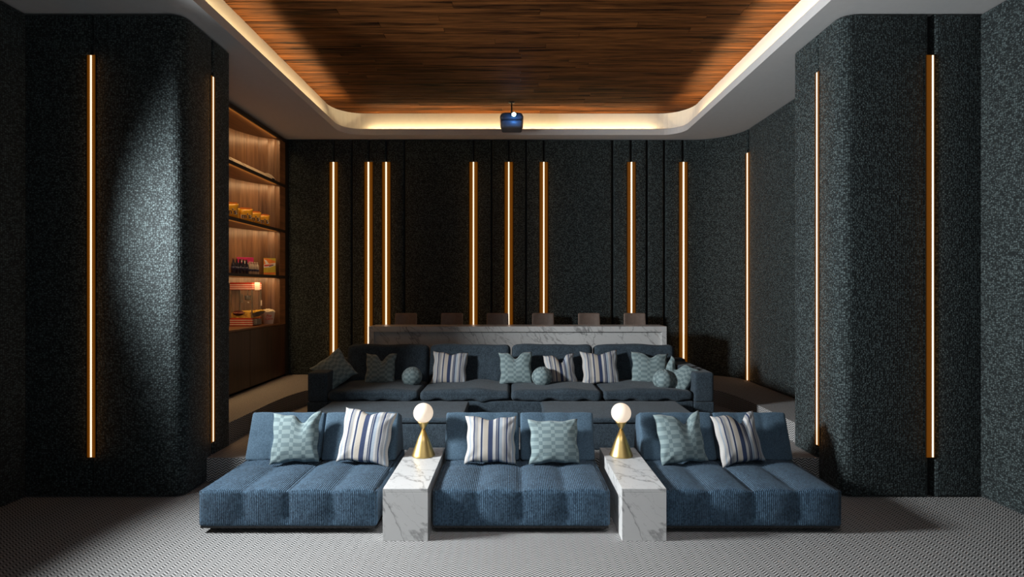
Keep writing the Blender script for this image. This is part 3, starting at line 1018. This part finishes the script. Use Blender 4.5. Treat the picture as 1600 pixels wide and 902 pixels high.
# yellow sweet bags on the second shelf
for k, (x, yy, rz, h) in enumerate([(-4.06, 7.86, 0.55, 0.225), (-4.20, 8.17, 0.45, 0.205), (-4.075, 8.33, 0.55, 0.215), (-4.07, 8.59, 0.55, 0.20), (-4.05, 8.86, 0.55, 0.19)]):
    t = thing('candy_bag', ['yellow candy bag on the second shelf, cut off by the pier', 'orange-yellow candy bag standing back behind its neighbour on the second shelf', 'yellow candy bag, tallest in the trio on the second shelf',
                            'yellow candy bag in the middle of the trio on the second shelf', 'yellow candy bag at the far end of the trio on the second shelf'][k], 'candy bag', (x, yy, S2), rz, 'yellow candy bags on the second shelf')
    bw = 0.20
    me = pillow_mesh(bw, h, 0.085, 0, 0, 40 + k, n=12)
    link('pouch', me, M['yellow'], t, True)
    MB().box(-bw * 0.40, bw * 0.40, -0.004, 0.004, h * 0.95, h * 1.06).build('top_seal', M['orange'], t)
    if k != 1:
        text_part('lettering', "m's", 0.115, M['white_ink'], t, (0, -0.047, h * 0.43), 0)
        text_part('lettering', "m's", 0.098, M['brown_ink'], t, (0, -0.0495, h * 0.43), 0)

# bottles and cartons on the third shelf
BOT = [(0.030, 0.0), (0.033, 0.006), (0.033, 0.11), (0.030, 0.135), (0.016, 0.17), (0.013, 0.195), (0.013, 0.205)]
bl = ['dark cola bottle on the third shelf, first of five from the pier', 'dark cola bottle on the third shelf, second of five from the pier', 'dark cola bottle on the third shelf, middle of the five',
      'dark cola bottle on the third shelf, fourth of five from the pier', 'dark cola bottle on the third shelf, fifth of five, touching the pale bottles']
for k in range(5):
    t = thing('drink_bottle', bl[k], 'bottle', (-4.09, 7.985 + 0.098 * k, S3), 0, 'dark bottles on the third shelf')
    MB().lathe(BOT, 16).build('body', M['cola'], t, True)
    MB().lathe([(0.0337, 0.05), (0.0337, 0.105)], 16).build('wrapper', M['navy_label'], t, True)
    MB().lathe([(0.015, 0.197), (0.015, 0.222), (0.012, 0.224)], 14).build('cap', M['cap'], t, True)
bl = ['pale drink bottle with a navy band, first of four, next to the dark bottles', 'pale drink bottle with a navy band, second of four', 'pale drink bottle with a navy band, third of four', 'pale drink bottle with a navy band, fourth of four, at the far end']
for k in range(4):
    t = thing('drink_bottle', bl[k], 'bottle', (-4.09, 8.48 + 0.083 * k, S3), 0, 'pale bottles on the third shelf')
    MB().lathe([(0.026, 0), (0.029, 0.005), (0.029, 0.12), (0.024, 0.15), (0.013, 0.17), (0.013, 0.18)], 16).build('body', M['milk'], t, True)
    MB().lathe([(0.0296, 0.05), (0.0296, 0.082)], 16).build('wrapper', M['navy_label'], t, True)
    MB().lathe([(0.014, 0.175), (0.014, 0.195), (0.011, 0.197)], 14).build('cap', M['cream'], t, True)
t = thing('snack_carton', 'magenta snack carton with a white arc behind the pale bottles', 'carton', (-4.24, 8.64, S3), 0.62)
MB().box(-0.12, 0.12, -0.03, 0.03, 0, 0.275).build('carton', M['magenta'], t, bevel=0.003)
a1 = arc(-0.12, 0.0, 0.21, 1.22, 0.16, 10)
a2 = arc(-0.12, 0.0, 0.165, 0.16, 1.22, 10)
def flat_print(poly, mat, parent, name, ydepth, zoff=0.0):
    mb = MB()
    mb.v = [(x, ydepth, z + zoff) for x, z in poly] + [(x, ydepth + 0.0008, z + zoff) for x, z in poly]
    n = len(poly)
    mb.f = [tuple(range(n))] + [(k, (k + 1) % n, n + (k + 1) % n, n + k) for k in range(n)] + [tuple(reversed(range(n, 2 * n)))]
    return mb.build(name, mat, parent)
flat_print(a1 + a2, M['white_ink'], t, 'printed_arc', -0.0312, 0.045)
flat_print([(-0.12, 0.04)] + arc(-0.12, 0.0, 0.15, 0.25, 1.45, 8), M['green'], t, 'printed_field', -0.0311, 0.04)
flat_print([(0.05, 0.03), (0.115, 0.03), (0.115, 0.13), (0.07, 0.15)], M['orange'], t, 'printed_field', -0.0313, 0.0)

t = thing('picture_book', 'yellow picture book with a white swoosh standing at the far end of the third shelf', 'book', (-4.045, 9.08, S3), 0.42, rot=(-0.06, 0, 0.42))
MB().box(-0.092, 0.092, -0.012, 0.012, 0, 0.285).build('cover', M['olive'], t, bevel=0.002)
flat_print([(-0.09, 0.16), (-0.02, 0.19), (0.088, 0.185), (0.088, 0.235), (-0.03, 0.28), (-0.09, 0.28)], M['orange'], t, 'printed_field', -0.0131)
flat_print([(-0.09, 0.125), (0.0, 0.13), (0.088, 0.165), (0.088, 0.21), (-0.01, 0.19), (-0.05, 0.25), (-0.085, 0.265), (-0.06, 0.19), (-0.09, 0.175)], M['white_ink'], t, 'printed_swoosh', -0.0138)
flat_print([(-0.085, 0.145), (-0.03, 0.15), (0.07, 0.19), (-0.01, 0.18), (-0.085, 0.172)], M['red'], t, 'printed_stroke', -0.0145)
flat_print([(-0.09, 0.01), (0.088, 0.01), (0.088, 0.05), (-0.09, 0.04)], M['orange'], t, 'printed_field', -0.0131)
flat_print([(-0.01, 0.14), (0.06, 0.165), (0.055, 0.18), (-0.01, 0.155)], M['dark_label'], t, 'printed_stroke', -0.0149)

# popcorn machine: red and white canopy, glass case, steel posts
pm = thing('popcorn_machine', 'red and white popcorn machine with a glass case on the worktop', 'popcorn machine', (-4.235, 8.657, SCT))
hx, hy = 0.175, 0.155
MB().box(-hx, hx, -hy, hy, 0.0, 0.125).build('base', M['red'], pm, bevel=0.006)
for z in (0.018, 0.052, 0.086):
    MB().box(-hx - 0.002, hx + 0.002, -hy - 0.002, hy + 0.002, z, z + 0.012).build('white_band', M['white'], pm)
def pop_heap(mb, rnd, n, fx, fy, fz, r0):
    for _ in range(n):
        x, y = rnd.uniform(-1, 1), rnd.uniform(-1, 1)
        r = rnd.uniform(0.7, 1.2) * r0
        c = Vector((fx(x, y), fy(x, y), fz(x, y) + rnd.uniform(-0.3, 0.5) * r0))
        b = len(mb.v)
        dirs = [(1, 0, 0), (-1, 0, 0), (0, 1, 0), (0, -1, 0), (0, 0, 1), (0, 0, -1)]
        for d in dirs:
            mb.v.append(tuple(c + Vector(d) * r * rnd.uniform(0.7, 1.25)))
        for f in ((0, 2, 4), (2, 1, 4), (1, 3, 4), (3, 0, 4), (2, 0, 5), (1, 2, 5), (3, 1, 5), (0, 3, 5)):
            mb.f.append(tuple(b + i for i in f))
rnd = random.Random(5)
mb = MB().box(-hx + 0.014, hx - 0.014, -hy + 0.014, hy - 0.014, 0.126, 0.205)
pop_heap(mb, rnd, 420, lambda x, y: x * (hx - 0.02), lambda x, y: y * (hy - 0.02), lambda x, y: 0.205 + 0.02 * (1 - x * x), 0.012)
for k in range(260):
    pass
pop_heap(mb, rnd, 180, lambda x, y: x * (hx - 0.02), lambda x, y: -hy + 0.013, lambda x, y: 0.17 + 0.038 * y, 0.010)
tag(mb.build('popcorn_fill', M['popcorn_y'], pm), kind='stuff')
for sx in (-1, 1):
    for sy in (-1, 1):
        MB().box(sx * (hx - 0.008) - 0.009, sx * (hx - 0.008) + 0.009, sy * (hy - 0.008) - 0.009, sy * (hy - 0.008) + 0.009, 0.125, 0.565).build('corner_post', M['steel'], pm)
for sy in (-1, 1):
    MB().box(-hx + 0.018, hx - 0.018, sy * (hy - 0.006) - 0.002, sy * (hy - 0.006) + 0.002, 0.127, 0.563).build('glass_pane', M['glass'], pm)
MB().box(hx - 0.008, hx - 0.004, -hy + 0.02, hy - 0.02, 0.127, 0.563).build('glass_pane', M['glass'], pm)
MB().box(-hx, hx, -hy, hy, 0.565, 0.68).build('canopy', M['red'], pm, bevel=0.006)
for z in (0.578, 0.608, 0.640):
    MB().box(-hx - 0.002, hx + 0.002, -hy - 0.002, hy + 0.002, z, z + 0.012).build('white_band', M['white'], pm)
sg = MB().box(hx + 0.003, hx + 0.008, -0.085, 0.085, 0.562, 0.684).build('sign_panel', M['white'], pm, bevel=0.002)
kt = MB().lathe([(0.03, 0.40), (0.045, 0.405), (0.05, 0.47), (0.046, 0.475)], 20, (0.02, 0.02, 0)).build('kettle', M['kettle'], pm, True)
MB().tube((0.02, 0.02, 0.47), (0.02, 0.02, 0.566), 0.007).build('kettle_rod', M['steel'], kt, True)
MB().box(-0.045, -0.015, -0.10, -0.07, 0.36, 0.50).build('hanging_flap', M['steel'], pm)
MB().lathe([(0.004, 0), (0.011, 0.004), (0.011, 0.016), (0.004, 0.02)], 12, (0.118, -hy - 0.006, 0.36)).build('door_knob', M['white'], pm, True)
MB().box(hx - 0.004, hx + 0.014, hy - 0.02, hy - 0.004, 0.31, 0.40).build('door_handle', M['white'], pm, bevel=0.003)
q = MB().lathe([(0.002, 0), (0.09, 0.0), (0.09, 0.006), (0.002, 0.006)], 28).build('plaque', M['maroon'], pm, True)
q.location = (-0.035, -hy - 0.0035, 0.205)
q.rotation_euler = (PI / 2, 0, 0)
q.scale = (1, 0.42, 1)
tx = text_part('lettering', 'POPCORN', 0.034, M['pale_red'], pm, (-0.035, -hy - 0.0105, 0.205))
tr = MB()
tr.v = [(hx, -0.15, 0.19), (hx, 0.08, 0.19), (hx + 0.085, 0.12, 0.225), (hx + 0.085, -0.16, 0.225), (hx, -0.12, 0.14), (hx, 0.06, 0.14), (hx + 0.06, 0.09, 0.185), (hx + 0.06, -0.12, 0.185)]
tr.f = [(0, 1, 2, 3), (4, 7, 6, 5), (0, 3, 7, 4), (3, 2, 6, 7), (2, 1, 5, 6), (0, 4, 5, 1)]
tro = tr.build('chute_tray', M['kettle'], pm)
mb = MB()
pop_heap(mb, rnd, 160, lambda x, y: hx + 0.042 + 0.04 * x, lambda x, y: -0.02 + 0.12 * y, lambda x, y: 0.222 + 0.014 * (1 - y * y), 0.012)
tag(mb.build('popcorn_fill', M['popcorn_y'], tro), kind='stuff')
dr = MB().box(hx + 0.001, hx + 0.055, -0.12, 0.05, 0.012, 0.112).build('drawer', M['kettle'], pm, bevel=0.012)
MB().lathe([(0.004, 0), (0.009, 0.006), (0.004, 0.012)], 10, (hx + 0.058, -0.035, 0.108)).build('knob', M['white'], dr, True)

bk = thing('popcorn_bucket', 'white paper bucket of popcorn with red script on the worktop', 'bucket', (-4.045, 9.03, SCT))
MB().lathe([(0.072, 0.0), (0.075, 0.002), (0.104, 0.195), (0.108, 0.198), (0.106, 0.203), (0.098, 0.20)], 36).build('cup', M['bucket'], bk, True)
mb = MB()
for k in range(260):
    a, r = rnd.uniform(0, 6.28), 0.10 * math.sqrt(rnd.random())
    pop_heap(mb, rnd, 1, lambda x, y: r * math.cos(a), lambda x, y: r * math.sin(a), lambda x, y: 0.205 + 0.032 * (1 - (r / 0.1) ** 2), 0.013)
tag(mb.build('popcorn_fill', M['popcorn_w'], bk), kind='stuff')
tp = text_part('lettering', 'Pop\nCorn', 0.052, M['red'], bk, (0.045, -0.083, 0.115), 0.48, shear=0.3)
tp.rotation_euler = (PI / 2 + 0.14, 0, 0.48)

# ================================================================== PROJECTOR
pj = thing('projector', 'dark ceiling projector with a glowing blue lens, hung on a pole over the bar', 'projector', (-0.005, 8.9, 4.585))
def wp(p):
    tz = (p.z + 0.065) / 0.13
    return (p.x * (0.9 + 0.1 * tz), p.y, p.z)
o = link('lower_shell', soft_box(0.185, 0.16, 0.062, 0.035, 8, 6, 3, None, wp), M['proj_grey'], pj, True)
o.location = (0, 0, 0.065)
o = link('upper_cover', soft_box(0.19, 0.165, 0.064, 0.05, 8, 6, 3, None, lambda p: (p.x * (1 - 0.12 * max(0, p.z / 0.064)), p.y, p.z)), M['proj_dark'], pj, True)
o.location = (0, 0, 0.19)
lr = MB().lathe([(0.045, 0), (0.045, 0.03), (0.038, 0.032)], 28).build('lens_ring', M['black_metal'], pj, True)
lr.rotation_euler = (PI / 2, 0, 0)
lr.location = (0.035, -0.15, 0.205)
ln = MB().lathe([(0.036, 0.0), (0.034, 0.006), (0.02, 0.012), (0.002, 0.014)], 28).build('lens_glass', M['lens'], pj, True)
ln.rotation_euler = (PI / 2, 0, 0)
ln.location = (0.035, -0.176, 0.205)
MB().tube((0, 0, 0.25), (0, 0, 0.455), 0.012, 14).build('pole', M['black_metal'], pj, True)
MB().lathe([(0.05, 0.452), (0.05, 0.461)], 24).build('ceiling_plate', M['black_metal'], pj, True)
for s in (-1, 1):
    MB().tube((s * 0.187, -0.06, 0.20), (s * 0.178, -0.06, 0.02), 0.004, 8).build('side_cable', M['red'], pj, True)
lp = bpy.data.lights.new('lens_light', 'POINT')
lp.energy = 1.0
lp.color = (0.08, 0.35, 1.0)
lp.shadow_soft_size = 0.03
lo = bpy.data.objects.new('lens_light', lp)
COL.objects.link(lo)
lo.parent = pj
lo.location = (0.035, -0.25, 0.14)
